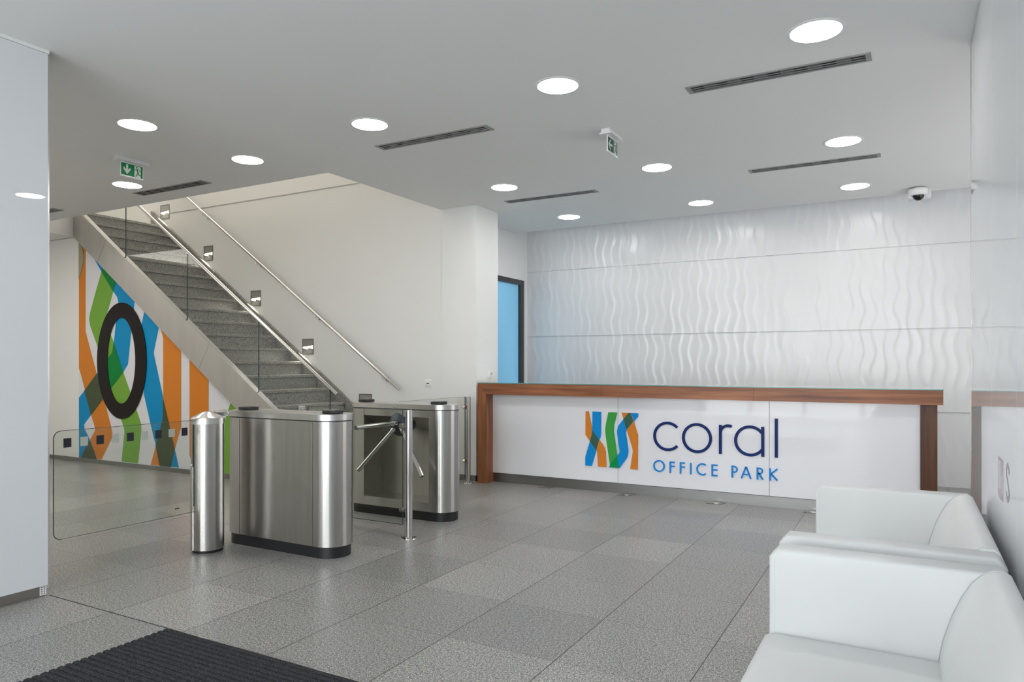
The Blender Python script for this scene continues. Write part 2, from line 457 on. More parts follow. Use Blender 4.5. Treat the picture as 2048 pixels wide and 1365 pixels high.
# ================================================================== CEILING FIXTURES
def downlight(loc, label, group=None):
    t = thing('downlight', label, 'light', loc, group)
    MB().lathe(0, 0, [(.134, 0), (.134, -.004), (.152, -.004), (.156, -.0015), (.156, 0)], 48).build('trim_ring', M['white_plastic'], None).parent = t
    MB().lathe(0, 0, [(.0, -.0012), (.133, -.0012), (.133, -.0032), (.0, -.0038)], 48).build('diffuser', M['lamp'], None).parent = t
    return t
DL = [((-.44, 4.26), 'large round ceiling downlight nearest the camera, just before the longest-looking vent'),
      ((-2.02, 4.27), 'round ceiling downlight in the near row, top centre of the photo'),
      ((-3.61, 4.26), 'round ceiling downlight left of the centre vent, with clips showing on its rim'),
      ((-5.18, 3.40), 'round ceiling downlight right above the green exit sign with the down arrow'),
      ((-5.20, 4.465), 'round ceiling downlight in front of the stair opening, right of the down-arrow exit sign'),
      ((-7.01, 4.49), 'round ceiling downlight directly below the down-arrow exit sign in view'),
      ((-.46, 6.48), 'round ceiling downlight just before the thin vent near the security camera'),
      ((-2.05, 6.50), 'round ceiling downlight in the middle row, right of the left-arrow exit sign'),
      ((-3.67, 6.46), 'round ceiling downlight before the vent nearest the white column'),
      ((-.47, 8.18), 'round ceiling downlight closest to the dome security camera'),
      ((-2.06, 8.17), 'round ceiling downlight over the middle of the reception desk, back row'),
      ((-3.70, 8.15), 'round ceiling downlight at the left end of the back row beside the column')]
dl0 = downlight((DL[0][0][0], DL[0][0][1], CZ), DL[0][1], 'round recessed ceiling downlights')
for (x, y), lb in DL[1:]: copy_tree(dl0, (x, y, CZ), lb)

def vent(x0, x1, y0, y1, label, group):
    cx, cy = (x0+x1)/2, (y0+y1)/2
    L, Wd = x1-x0, y1-y0
    t = thing('air_vent', label, 'vent', (cx, cy, CZ), group)
    a = MB().use(M['vent_frame'])
    h = .005
    a.box(-L/2, L/2, -Wd/2, -Wd/2+.014, -h, 0); a.box(-L/2, L/2, Wd/2-.014, Wd/2, -h, 0)
    a.box(-L/2, -L/2+.03, -Wd/2+.014, Wd/2-.014, -h, 0); a.box(L/2-.03, L/2, -Wd/2+.014, Wd/2-.014, -h, 0)
    a.build('frame', None, None).parent = t
    MB().use(M['black_gloss']).box(-L/2+.03, L/2-.03, -Wd/2+.014, Wd/2-.014, -.0015, 0).build('slot_backing', None, None).parent = t
    iw = Wd-.028
    for k in range(1, 3): MB().use(M['vent_bar']).box(-L/2+.03, L/2-.03, -iw/2+iw*k/3-.0055, -iw/2+iw*k/3+.0055, -h, -.0035).build('divider_bar', smooth=False).parent = t
    n = int((L-.06)/.075)
    for i in range(n):
        if i % 2:
            xa = -L/2+.03+(L-.06)*i/n
            MB().use(M['vent_blade']).box(xa, xa+(L-.06)/n, -iw/2, iw/2, -.0033, -.0016).build('blade', smooth=False).parent = t
    return t
M['vent_frame'] = plain('vent_frame_grey', (.30, .30, .29), .5)
M['vent_bar'] = plain('vent_divider_grey', (.22, .22, .22), .5)
M['vent_blade'] = plain('vent_blade_grey', (.07, .07, .075), .5)
VG = 'slotted linear ceiling air vents'
vent(-1.29, -.185, 4.70, 4.83, 'large slotted ceiling vent behind the nearest downlight at upper right', VG)
vent(-3.93, -2.83, 4.695, 4.825, 'slotted ceiling vent at upper centre, right of the downlight with rim clips', VG)
vent(-3.985, -2.88, 6.995, 7.115, 'thin slotted ceiling vent nearest the white column', VG)
vent(-1.32, -.20, 7.0, 7.125, 'thin slotted ceiling vent nearest the dome camera', VG)
vent(-7.29, -6.18, 4.73, 4.86, 'slotted ceiling vent at the edge of the stair opening, under the down-arrow exit sign', VG)
vent(-9.95, -8.82, 4.73, 4.86, 'slotted ceiling vent cut off by the left glass wall', VG)

# exit signs (plates hang in the Y-Z plane and face the desk side, +X)
M['exit_green'] = flat('exit_green', (0, 120, 70), .35)
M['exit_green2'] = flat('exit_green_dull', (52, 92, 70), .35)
M['exit_white'] = flat('exit_white', (214, 224, 214), .4)
def exit_sign(x, yc, label, arrow, green, wdt=.215, hgt=.118):
    t = thing('exit_sign', label, 'sign', (x, yc, CZ), 'green emergency exit signs')
    h = MB().use(M['white_plastic'])
    h.prism([(-.034, 0), (.034, 0), (.034, -.026), (.05, -.034), (.05, -.039), (-.05, -.039), (-.05, -.034), (-.034, -.026)], 'Y', -.15, .15)
    h.build('housing').parent = t
    p = MB().use(M['white_plastic']).box(-.004, .004, -wdt/2, wdt/2, -.05-hgt, -.038, .001)
    pl_ = p.build('sign_plate'); pl_.parent = t
    z0 = -.048-hgt; y0 = -wdt/2
    sy = wdt; sz = hgt
    def q(u, v): return (y0+u*sy, z0+.006+v*(sz-.004))
    g = MB()
    def both(pts, m_, d):
        g.use(m_); g.sheet([q(*a) for a in pts], 'X', .004+d)
        g.sheet([q(1-a[0], a[1]) for a in reversed(pts)], 'X', -.004-d)
    both([(.02, .05), (.97, .05), (.97, .98), (.02, .98)], green, .0006)
    if arrow == 'down':
        both([(.235, .92), (.325, .92), (.325, .52), (.43, .70), (.43, .50), (.28, .16), (.12, .50), (.12, .70), (.235, .52)], M['exit_white'], .0010)
    else:
        both([(.06, .5), (.24, .86), (.33, .86), (.20, .59), (.46, .59), (.46, .43), (.20, .43), (.33, .16), (.24, .16)], M['exit_white'], .0010)
    both([(.60, .02), (.88, .02), (.88, .93), (.60, .93)], M['exit_white'], .0010)
    def limb(pts, w):
        for a, b in zip(pts, pts[1:]):
            dx, dy = (b[0]-a[0])*2, b[1]-a[1]; l = sqrt(dx*dx+dy*dy); nx, ny = -dy/l*w/2, dx/l*w
            both([(a[0]+nx, a[1]+ny), (a[0]-nx, a[1]-ny), (b[0]-nx, b[1]-ny), (b[0]+nx, b[1]+ny)], green, .0014)
    both([(.70+.035*cos(i*pi/5), .83+.07*sin(i*pi/5)) for i in range(10)], green, .0014)
    limb([(.71, .72), (.76, .42)], .055); limb([(.72, .70), (.66, .62), (.61, .64)], .025)
    limb([(.73, .70), (.81, .68), (.85, .52)], .025); limb([(.755, .44), (.71, .25), (.65, .10)], .04)
    limb([(.76, .44), (.80, .28), (.90, .24), (.93, .16)], .04)
    g.build('pictogram', smooth=False).parent = pl_
    return t
exit_sign(-6.10, 3.95, 'green exit sign with a white down arrow hanging at upper left', 'down', M['exit_green'])
exit_sign(-2.06, 5.37, 'green exit sign with a white left arrow, edge-on beside the centre', 'left', M['exit_green2'])

# dome camera on a bracket at the back edge of the ceiling
cam_t = thing('dome_camera', 'small white dome security camera with a black ball under the ceiling edge', 'camera', (.105, 8.565, CZ))
MB().lathe(0, 0, [(.0, -.018), (.088, -.018), (.09, -.035), (.088, -.062), (.075, -.078), (0, -.078)], 32).build('camera_body', M['white_plastic']).parent = cam_t
MB().lathe(0, 0, [(.056, -.078)]+[(.056*cos(a*pi/16), -.078-.058*sin(a*pi/16)) for a in range(1, 9)], 28).build('dome', M['black_gloss']).parent = cam_t
MB().ring((0, 0), 'Z', .052, .06, -.082, -.077, n=28).build('dome_ring', M['white_plastic']).parent = cam_t
MB().use(M['white_plastic']).box(-.093, .12, .095, .235, -.085, 0, .004).build('bracket').parent = cam_t
MB().box(-.03, .03, -.02, .10, -.018, -.0).build('mount', M['white_plastic']).parent = cam_t

# ================================================================== MURAL
MUR = {
    'o1':[(-10.081,3.061),(-10.018,3.011),(-9.906,2.933),(-9.918,2.894),(-9.92,1.967),(-9.922,1.809),(-9.666,1.234),(-9.507,0.889),(-9.44,0.757),(-9.342,0.534),(-9.309,0.438),(-9.317,0.359),(-9.548,0.061),(-10.026,0.058),(-9.819,0.313),(-9.705,0.449),(-9.711,0.494),(-9.793,0.656),(-9.948,1.015),(-10.035,1.207),(-10.084,1.302)],
    'b1':[(-9.769,2.846),(-9.553,2.608),(-9.29,2.329),(-9.199,2.242),(-9.18,2.183),(-9.228,1.935),(-9.277,1.648),(-9.309,1.511),(-9.407,1.437),(-9.632,1.249),(-9.948,0.989),(-10.084,0.884),(-10.079,0.057),(-9.657,0.054),(-9.819,0.313),(-9.948,0.463),(-9.957,0.519),(-9.793,0.656),(-9.507,0.889),(-9.326,1.035),(-9.068,1.247),(-8.965,1.354),(-8.895,1.786),(-8.825,2.167),(-8.82,2.176)],
    'g1':[(-9.52,2.665),(-9.553,2.608),(-9.674,2.372),(-9.824,2.049),(-9.841,1.965),(-9.819,1.887),(-9.64,1.583),(-9.124,0.631),(-9.068,0.536),(-9.044,0.469),(-9.108,0.061),(-8.751,0.062),(-8.682,0.515),(-8.694,0.59),(-8.895,0.952),(-9.068,1.247),(-9.277,1.648),(-9.44,1.897),(-9.473,1.957),(-9.394,2.098),(-9.29,2.329),(-9.225,2.455)],
    'gb1':[(-9.52,2.665),(-9.553,2.608),(-9.29,2.329),(-9.225,2.455)],
    'gb2':[(-9.277,1.648),(-9.309,1.511),(-9.407,1.437),(-9.507,1.354),(-9.407,0.969),(-9.326,1.035),(-9.068,1.247)],
    'ob1':[(-9.657,1.229),(-9.948,0.989),(-9.793,0.656),(-9.507,0.889)],
    'ob2':[(-9.819,0.313),(-9.657,0.054),(-10.026,0.058)],
    'og0':[(-10.081,3.061),(-10.004,3.002),(-9.955,2.832),(-9.962,2.767),(-10.081,2.523)],
    'b2':[(-8.626,2.031),(-8.679,1.876),(-8.633,0.967),(-8.491,0.572),(-8.387,0.31),(-8.306,0.067),(-7.932,0.064),(-8.01,0.289),(-8.124,0.615),(-8.24,0.935),(-8.431,1.498),(-8.328,1.819)],
    'o2':[(-8.291,1.804),(-8.247,1.71),(-8.24,1.654),(-8.24,0.684),(-8.298,0.515),(-8.387,0.31),(-8.491,0.062),(-8.095,0.063),(-8.01,0.289),(-7.89,0.579),(-7.89,0.797),(-7.89,1.521)],
    'ob3':[(-8.24,0.925),(-8.24,0.684),(-8.298,0.515),(-8.387,0.31),(-8.306,0.063),(-8.095,0.063),(-8.01,0.289),(-8.124,0.615)],
    'o3':[(-7.73,1.412),(-7.73,0.233),(-7.627,0.032),(-7.28,0.033),(-7.379,0.282),(-7.379,1.163)],
    'g2':[(-6.99,0.898),(-7.092,0.682),(-7.105,0.046),(-6.698,0.042),(-6.722,0.714)],
}
mu = MB(); YM = 5.7548
mu.use(INK['w']).sheet([(-10.078, .055), (-5.74, .055), (-10.078, zst(-10.078, 1.08))], 'Y', YM)
ordr = [('o1', 'o'), ('b1', 'b'), ('g1', 'g'), ('b2', 'b'), ('o2', 'o'), ('o3', 'o'), ('g2', 'g'),
        ('gb1', 'dg'), ('gb2', 'dg'), ('ob1', 'ol'), ('ob2', 'ol'), ('og0', 'pale'), ('ob3', 'ol')]
for i, (k, c_) in enumerate(ordr): mu.use(INK[c_]).sheet([(x, max(z, .056)) for x, z in MUR[k]], 'Y', YM-.0005*(i+1))
mural = thing('wall_mural', 'wall mural of crossing orange, blue and green ribbons under the stairs', 'mural', (-8.6, 5.755, .06))
mu.build('ribbon_print', parent=mural, smooth=False)
bo = MB(); nO = 72
for (rx, rz, d0) in (((.534), (.7705), 0),): pass
oc = (-9.102, 1.401)
outer = [(oc[0]+.536*cos(2*pi*i/nO), oc[1]+.771*sin(2*pi*i/nO)) for i in range(nO)]
inner = [(oc[0]+.305*cos(2*pi*i/nO), oc[1]+.569*sin(2*pi*i/nO)) for i in range(nO)]
bm = bo.bm; rings_ = []
for pts, y in ((inner, 5.7475), (outer, 5.7475), (outer, 5.742), (inner, 5.742)): rings_.append([bm.verts.new((p[0], y, p[1])) for p in pts])
for q in range(4):
    a, b = rings_[q], rings_[(q+1) % 4]
    for i in range(nO): bm.faces.new((a[i], a[(i+1) % nO], b[(i+1) % nO], b[i]))
o_ = bo.build('letter_o', INK['k'], mural); o_['label'] = 'glossy black letter O ring'

# ================================================================== STAIRCASE
st = thing('staircase', 'grey granite staircase with a steel side stringer rising to the left', 'staircase', (-5.3, 6.35, 0))
RISE, RUN = .174, .2465
def nose(n): return -6.31-(n-5)*RUN
for n in range(1, 21):
    xn = nose(n); z1 = n*RISE
    s_ = MB().use(M['granite'])
    s_.box(xn-RUN-.04, xn, 5.765, 6.975, z1-.034, z1, .003, 1)
    s_.box(xn-RUN-.02, xn-.024, 5.765, 6.975, max(0, z1-RISE-.05), z1-.034)
    s_.build('step', parent=st, smooth=False)
ztop = lambda x: .844+.6945*(-6.216-x)
zbot = lambda x: .994+.696*(-7.065-x)
sg = MB().use(M['stringer'])
xs = [-10.12, -9.36, -7.30]
def seam_poly(xa, xb, g0=.0, g1=.0):      # seams run square to the slope
    k = .26
    return [(xa, ztop(xa)), (xb, ztop(xb)), (xb-k*.75, zbot(xb-k*.75)), (xa-k*.75, zbot(xa-k*.75))]
sg.prism([(-10.12, ztop(-10.12)), (-9.36, ztop(-9.36)), (-9.555, zbot(-9.555)), (-10.12, zbot(-10.12))], 'Y', 5.70, 5.736)
sg.prism([(-9.357, ztop(-9.357)), (-7.30, ztop(-7.30)), (-7.495, zbot(-7.495)), (-9.552, zbot(-9.552))], 'Y', 5.70, 5.736)
sg.prism([(-7.297, ztop(-7.297)), (-5.001, 0.001), (-5.636, 0.001), (-7.492, zbot(-7.492))], 'Y', 5.70, 5.736)
sg.build('stringer', parent=st, smooth=False)
cp = MB().use(M['chrome']).prism([(-10.12, ztop(-10.12)), (-10.12, ztop(-10.12)+.006), (-5.0, ztop(-5.0)+.006), (-5.0, ztop(-5.0))], 'Y', 5.692, 5.764)
cp.build('stringer_cap', parent=st, smooth=False)
sk = MB().use(M['granite']).prism([(-5.14, 0.0), (-6.374, .965), (-10.3, .965+.706*(10.3-6.374)), (-10.3, 3.2), (-6.1, 0.0)], 'Y', 6.978, 7.022)
sk.build('wall_skirting', parent=st, smooth=False)

# glass balustrade
zr = lambda x: 1.062+.6985*(-5.34-x)
gb = thing('glass_balustrade', 'clear glass balustrade with a steel top rail along the stairs', 'balustrade', (-7.0, 5.75, 1.5))
edges = [-10.1, -8.969, -7.734, -6.484, -5.397]
for a, b in zip(edges, edges[1:]):
    p = MB().use(M['glass'])
    p.prism([(a+.006, ztop(a)+.008), (b-.006, ztop(b)+.008), (b-.006, zr(b)-.012), (a+.006, zr(a)-.012)], 'Y', 5.722, 5.734)
    p.use(M['glass_edge']).box(b-.0058, b+.0002, 5.7218, 5.7342, ztop(b)+.006, zr(b)-.01)
    p.build('glass_panel', parent=gb, smooth=False)
MB().use(M['chrome']).cyl((-10.4, 5.728, zr(-10.4)), (-5.30, 5.728, zr(-5.30)), .019, n=20).build('top_rail', parent=gb)
# wall handrail
hr = thing('wall_handrail', 'slim steel tube handrail fixed to the white stair wall', 'handrail', (-7.4, 6.95, 2.4))
zh = lambda x: 1.046+.706*(-5.413-x)
MB().use(M['chrome']).cyl((-10.8, 6.93, zh(-10.8)), (-5.413, 6.93, zh(-5.413)), .0185, n=20).build('rail', parent=hr)
for x in (-5.67, -6.80, -7.90, -9.02, -10.14):
    z_ = zh(x)
    b_ = MB().use(M['chrome']).box(x-.022, x+.022, 7.018, 7.03, z_-.085, z_-.035, .002)
    b_.cyl((x, 7.02, z_-.06), (x, 6.93, z_-.055), .007, n=10).cyl((x, 6.93, z_-.06), (x, 6.93, z_-.012), .007, n=10)
    b_.build('bracket', parent=hr)
# step lights
SLB = ['recessed step light high on the stair wall, topmost of the five', 'recessed step light on the stair wall, second from the top',
       'recessed step light on the stair wall, middle of the five', 'recessed step light on the stair wall, second from the bottom',
       'recessed step light low on the wall, its lower half hidden by the rear turnstile']
def step_light(x0, x1, z0, z1, label, lit=True):
    t = thing('step_light', label, 'light', ((x0+x1)/2, 7.03, (z0+z1)/2), 'recessed step lights on the stair wall')
    w, h = (x1-x0), (z1-z0)
    a = MB().use(M['base_steel'])
    a.box(-w/2, w/2, -.006, 0, h/2-.01, h/2); a.box(-w/2, w/2, -.006, 0, -h/2, -h/2+.01); a.box(-w/2, -w/2+.01, -.006, 0, -h/2+.01, h/2-.01); a.box(w/2-.01, w/2, -.006, 0, -h/2+.01, h/2-.01)
    a.build('frame').parent = t
    r = MB().use(M['reflector'])
    r.sheet([(-w/2+.01, .0), (w/2-.01, .01), (w/2-.01, h/2-.01), (-w/2+.01, h/2-.01)], 'Y', -.003)
    ii = [(-w/2+.01, -h/2+.01), (-w/2+.05, -h/2+.05), (w/2-.01, -h/2+.01), (w/2-.03, -.03), (-w/2+.01, 0)]
    bm = r.bm
    vv = [bm.verts.new((x, -.003-d, z)) for x, z, d in ((-w/2+.01, -h/2+.01, 0), (w/2-.01, -h/2+.01, .0), (w/2-.01, .01, 0), (-w/2+.01, 0, 0), (-.01, -h/4, .0022))]
    for i in range(4): bm.faces.new((vv[i], vv[(i+1) % 4], vv[4]))
    r.build('reflector', smooth=False).parent = t
    if lit: MB().use(M['step_lamp']).prism([(-w/2+.015, -.005), (w/2-.012, .01), (w/2-.012, -.03), (.01, -.012), (-.01, -.035), (-w/2+.015, -.02)], 'Y', -.0065, -.0045).build('lamp', smooth=False).parent = t
    return t
S5 = [(-10.13, -9.915, 3.595, 3.815), (-9.118, -8.918, 2.88, 3.10), (-8.12, -7.92, 2.17, 2.39), (-7.12, -6.92, 1.485, 1.695), (-6.13, -5.925, .765, .975)]
for (a, b, c_, d), lb in zip(S5, SLB): step_light(a, b, c_, d, lb)
# socket and intercom
so = thing('wall_socket', 'small square white wall switch on the stair wall left of the column', 'switch', (-5.05, 7.03, 1.125))
MB().use(M['white_plastic']).box(-.042, .042, -.009, 0, -.042, .042, .003).build('plate').parent = so
MB().use(M['black']).box(-.017, .017, -.0105, -.009, -.006, .004).build('slot').parent = so
ic = thing('card_switch', 'small white double switch on the column above the desk end', 'switch', (-4.36, 7.315, 1.235))
MB().use(M['white_plastic']).box(0, .010, -.055, .045, -.042, .042, .003).build('plate').parent = ic
MB().use(M['white_plastic']).box(.010, .016, -.045, -.008, -.046, .028, .003).build('rocker').parent = ic
MB().use(M['chrome']).cyl((.010, .018, .01), (.020, .018, .01), .011, n=14).build('knob').parent = ic

# ================================================================== TURNSTILES
def capsule(cx0, cx1, cy, r, n=20):
    pts = []
    for i in range(n+1): a = -pi/2+pi*i/n; pts.append((cx1+r*cos(a), cy+r*sin(a)))
    for i in range(n+1): a = pi/2+pi*i/n; pts.append((cx0+r*cos(a), cy+r*sin(a)))
    return pts
def reader(t, x, y, z):
    b_ = MB().use(M['black']).box(x-.052, x+.052, y-.055, y+.055, z, z+.024, .005); b_.use(M['black_gloss']).box(x-.036, x+.036, y-.035, y+.035, z+.024, z+.0255)
    b_.build('card_reader', parent=t)
def lid(t, c0, c1, cy, r, zt):
    l = MB().use(M['steel_lid']).prism(capsule(c0, c1, cy, r+.004), 'Z', zt-.042, zt, .006, 3)
    l.use(M['black']).prism(capsule(c0, c1, cy, r-.004), 'Z', zt-.050, zt-.042)
    return l.build('lid', parent=t, angle=50)
R0 = .146
# front cabinet (plain side towards us)
t = thing('turnstile_cabinet', 'nearer brushed steel turnstile cabinet with a plain closed side', 'turnstile', (-4.015, 3.83, 0), 'brushed steel turnstile cabinets')
c0, c1, cy = -4.435, -3.595, 3.83
MB().use(M['black']).prism(capsule(c0, c1, cy, R0-.012), 'Z', 0, .081).build('plinth', parent=t)
b_ = MB().use(M['steel']).prism(capsule(c0, c1, cy, R0), 'Z', .081, .954)
b_.build('body', parent=t)
for x in (-4.383, -3.640):
    MB().use(M['chrome']).box(x-.004, x+.001, cy-R0-.0012, cy-R0, .084, .952).use(M['black']).box(x+.001, x+.0035, cy-R0-.0008, cy-R0, .084, .952).build('panel_joint', parent=t, smooth=False)
ld = lid(t, c0, c1, cy, R0, 1.004)
reader(ld, -4.45, cy+.0, 1.004); reader(ld, -3.585, cy+.0, 1.004)
ar = MB().use(M['post'])
for k in (0, 1): ar.prism([(-3.80+k*.05, cy-.045), (-3.76+k*.05, cy), (-3.80+k*.05, cy+.045), (-3.785+k*.05, cy+.045), (-3.745+k*.05, cy), (-3.785+k*.05, cy-.045)], 'Z', 1.004, 1.0052)
ar.build('direction_arrow', parent=ld, smooth=False)

# rear cabinet (open bay with tripod arms towards us)
t = thing('turnstile_cabinet', 'farther steel turnstile cabinet with an open bay and tripod arms', 'turnstile', (-3.98, 5.17, 0), 'brushed steel turnstile cabinets')
c0, c1, cy = -4.401, -3.558, 5.17
xa, xb = -4.328, -3.604
yf = cy-R0
MB().use(M['black']).prism(capsule(c0, c1, cy, R0-.012), 'Z', 0, .081).build('plinth', parent=t)
b_ = MB().use(M['steel'])
def arc(cx, a0, a1, n=20): return [(cx+R0*cos(a0+(a1-a0)*i/n), cy+R0*sin(a0+(a1-a0)*i/n)) for i in range(n+1)]
b_.prism([(xb, cy+R0), (xb, yf)]+arc(c1, -pi/2, pi/2), 'Z', .081, .954)
b_.prism([(xa, yf), (xa, cy+R0)]+arc(c0, pi/2, 3*pi/2), 'Z', .081, .954)
b_.box(xa, xb, yf, cy+R0, .081, .156); b_.box(xa, xb, yf+.004, cy+R0, .893, .954)
b_.build('body', parent=t)
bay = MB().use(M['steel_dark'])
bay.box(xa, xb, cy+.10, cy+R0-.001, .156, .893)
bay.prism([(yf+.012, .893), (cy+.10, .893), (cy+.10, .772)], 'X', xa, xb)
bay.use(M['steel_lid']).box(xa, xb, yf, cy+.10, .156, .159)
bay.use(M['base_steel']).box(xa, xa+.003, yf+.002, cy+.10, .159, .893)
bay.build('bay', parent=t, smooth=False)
for q in ((xa-.0005, xa+.002, yf-.001, yf+.001, .084, .156), (xb-.002, xb+.0005, yf-.001, yf+.001, .084, .156), (xb-.012, xb-.010, yf-.0008, yf+.005, .893, .952)): MB().use(M['base_steel']).box(*q).build('panel_joint', parent=t, smooth=False)
ld = lid(t, c0, c1, cy, R0, 1.004)
MB().use(M['chrome']).cyl((-3.975, yf-.012, .975), (-3.975, yf+.01, .975), .010, n=16).use(M['black']).cyl((-3.975, yf-.0125, .975), (-3.975, yf-.0118, .975), .004, n=10).build('lock', parent=ld)
reader(ld, -4.42, cy, 1.004); reader(ld, -3.60, cy, 1.004)
Hc = Vector((-3.925, 5.03, .838)); ax = Vector((0, -.707, -.707))
hub = MB().use(M['hub']); Hk = Hc; Hc = Hc+Vector((-.022, .02, -.056))
hub.cyl(Hc-ax*.10, Hc-ax*.01, .12, .105, n=28).cyl(Hc-ax*.01, Hc+ax*.035, .105, .06, n=28).cyl(Hc+ax*.035, Hc+ax*.045, .03, .02, n=20)
hubo = hub.build('tripod_hub', parent=t, angle=25); Hc = Hk
for d in ((.0, -1, .0), (.612, -.25, -.75), (-.612, -.25, -.75)):
    d = Vector(d).normalized(); s0 = Hc+ax*.0+d*.035
    a_ = MB().use(M['chrome']).cyl(s0, s0+d*.06, .024, n=20).cyl(s0+d*.05, s0+d*.535, .0185, n=20).use(M['base_steel']).cyl(s0+d*.535, s0+d*.539, .0165, n=20)
    a_.build('tripod_arm', parent=hubo)

# ---- barrier posts and glass
def clamp(mb, x, y, z, dx, dy):
    mb.cyl((x+dx*.045-dy*.012, y+dy*.045-dx*.012, z), (x+dx*.045+dy*.012, y+dy*.045+dx*.012, z), .021, n=18)
    mb.box(min(x, x+dx*.045)-abs(dy)*.010, max(x, x+dx*.045)+abs(dy)*.010, min(y, y+dy*.045)-abs(dx)*.010, max(y, y+dy*.045)+abs(dx)*.010, z-.016, z+.016)
def post(t, x, y, h, clamps):
    tb = MB().use(M['post']).lathe(x, y, [(.0285, 0), (.0285, h-.004), (.025, h), (0, h+.0005)], 32).build('post', parent=t)
    MB().use(M['chrome']).lathe(x, y, [(.062, 0), (.060, .005), (.034, .010), (.0285, .012)], 32).build('base_flange', parent=tb)
    for z, dx, dy in clamps:
        c_ = MB().use(M['chrome']); clamp(c_, x+dx*.025, y+dy*.025, z, dx, dy); c_.build('glass_clamp', parent=tb)
def edged(x0, x1, y0, y1, z0, z1, parent, e=.0022):
    g = MB().use(M['gate_glass']).box(x0, x1, y0, y1, z0, z1).build('glass_pane', parent=parent, smooth=False)
    mb = MB().use(M['glass_edge'])
    if x1-x0 > y1-y0:
        mb.box(x0-e, x0, y0, y1, z0, z1); mb.box(x1, x1+e, y0, y1, z0, z1); mb.box(x0, x1, y0, y1, z1, z1+e); mb.box(x0, x1, y0, y1, z0-e, z0)
    else:
        mb.box(x0, x1, y0-e, y0, z0, z1); mb.box(x0, x1, y1, y1+e, z0, z1); mb.box(x0, x1, y0, y1, z1, z1+e); mb.box(x0, x1, y0, y1, z0-e, z0)
    mb.build('polished_edge', parent=g, smooth=False)
GB = 'low glass barriers on steel posts'
t = thing('glass_barrier', 'low glass barrier on two steel posts between the two turnstile cabinets', 'barrier', (-3.96, 4.468, 0), GB)
post(t, -3.394, 4.468, 1.0, [(.872, -1, 0), (.215, -1, 0)]); post(t, -4.535, 4.468, 1.0, [(.872, 1, 0), (.215, 1, 0)])
edged(-4.46, -3.455, 4.463, 4.473, .10, .995, t)
t = thing('glass_barrier', 'low glass barrier behind the farther turnstile, ending at a steel post beside the desk', 'barrier', (-4.377, 6.1, 0), GB)
post(t, -4.377, 6.864, .985, [(.865, 0, -1), (.26, 0, -1)])
edged(-4.382, -4.372, 5.42, 6.80, .06, .985, t)

# ---- glass swing gate + its post
gt = thing('swing_gate', 'glass swing gate with a row of small squares, hung on a thick round post', 'gate', (-4.46, 2.9, 0))
def rrect(y0, y1, z0, z1, r, n=8):
    pts = [(y1, z0), (y1, z1)]
    for i in range(n+1): a = pi/2+pi/2*i/n; pts.append((y0+r+r*cos(a), z1-r+r*sin(a)))
    for i in range(n+1): a = pi+pi/2*i/n; pts.append((y0+r+r*cos(a), z0+r+r*sin(a)))
    return pts
gp = rrect(2.396, 3.40, .30, .955, .045)
b_ = MB().use(M['gate_glass']).prism(gp, 'X', -4.466, -4.455)
leaf = b_.build('gate_leaf', parent=gt, smooth=False)
e_ = MB().use(M['glass_edge'])
for a, b in zip(gp[1:], gp[2:]+gp[:1]):
    e_.cyl((-4.4605, a[0], a[1]), (-4.4605, b[0], b[1]), .0028 if a[0] < 2.45 and b[0] < 2.45 else .0018, n=6)
e_.build('polished_edge', parent=leaf)
for i in range(9):
    y = 2.474+i*.1002
    m_ = M['sq_dark'] if i % 2 == 0 else M['sq_pale']
    s_ = MB().use(m_).box(-4.4549, -4.4541, y-.0235, y+.0235, .852, .908).build('square_sticker', parent=leaf, smooth=False)
    s_['label'] = 'dark square sticker' if i % 2 == 0 else 'pale frosted square sticker'
MB().use(M['black']).box(-4.4549, -4.4543, 3.20, 3.235, .345, .352).build('maker_mark', parent=leaf, smooth=False)

px_, py_ = -4.46, 3.47
ang = [i*2*pi/64 for i in range(64)]
MB().use(M['steel']).lathe(px_, py_, [(.112, .02), (.1125, .926)], 64).build('gate_post', parent=gt); gpst = [c for c in gt.children if c.name.startswith('gate_post')][0]
MB().use(M['black']).lathe(px_, py_, [(.104, 0), (.106, .016), (.106, .02)], 48).build('base_ring', parent=gpst)
cap = MB().use(M['steel_lid']).lathe(px_, py_, [(.1145, .926), (.1145, .968), (.110, .972)], 64)
cap.lathe(px_, py_, [(.110, .972), (.035, 1.010), (0, 1.012)], 16)
cap.build('cap', parent=gpst, angle=12)
# slot for the glass leaf and the lower guard, on the side facing the gate (-y) turned a little to the viewer
sl = MB().use(M['black_gloss'])
for sa in (-1.22,):
    c_ = Vector((px_, py_, 0)); d = Vector((cos(radians(265)), sin(radians(265)), 0)); tt = Vector((-d.y, d.x, 0))
    p0 = c_+d*.108-tt*.009; p1 = c_+d*.108+tt*.009; q0 = c_+d*.1135-tt*.009; q1 = c_+d*.1135+tt*.009
    sl.prism([(p0.x, p0.y), (p1.x, p1.y), (q1.x, q1.y), (q0.x, q0.y)], 'Z', .34, .924)
sl.build('glass_slot', parent=gpst, smooth=False)
gd = MB().use(M['chrome'])
d = Vector((cos(radians(254)), sin(radians(254)), 0))
for i in range(7):
    a = i/6*pi/2
c_ = Vector((px_, py_, 0))+d*.097
gd.cyl((c_.x, c_.y, .02), (c_.x, c_.y, .62), .026, n=24); gd.cyl((c_.x, c_.y, .62), (c_.x+d.x*-.012, c_.y+d.y*-.012, .665), .026, .006, n=24)
gd.build('hinge_guard', parent=gpst)
rd = MB().use(M['chrome']).prism([(-.065, 0), (.055, .0), (.06, .030), (.02, .045), (-.05, .026)], 'Y', -.055, .055, .004)
o_ = rd.build('top_housing'); o_.location = (px_, py_+.085, .975); put(o_, gpst)

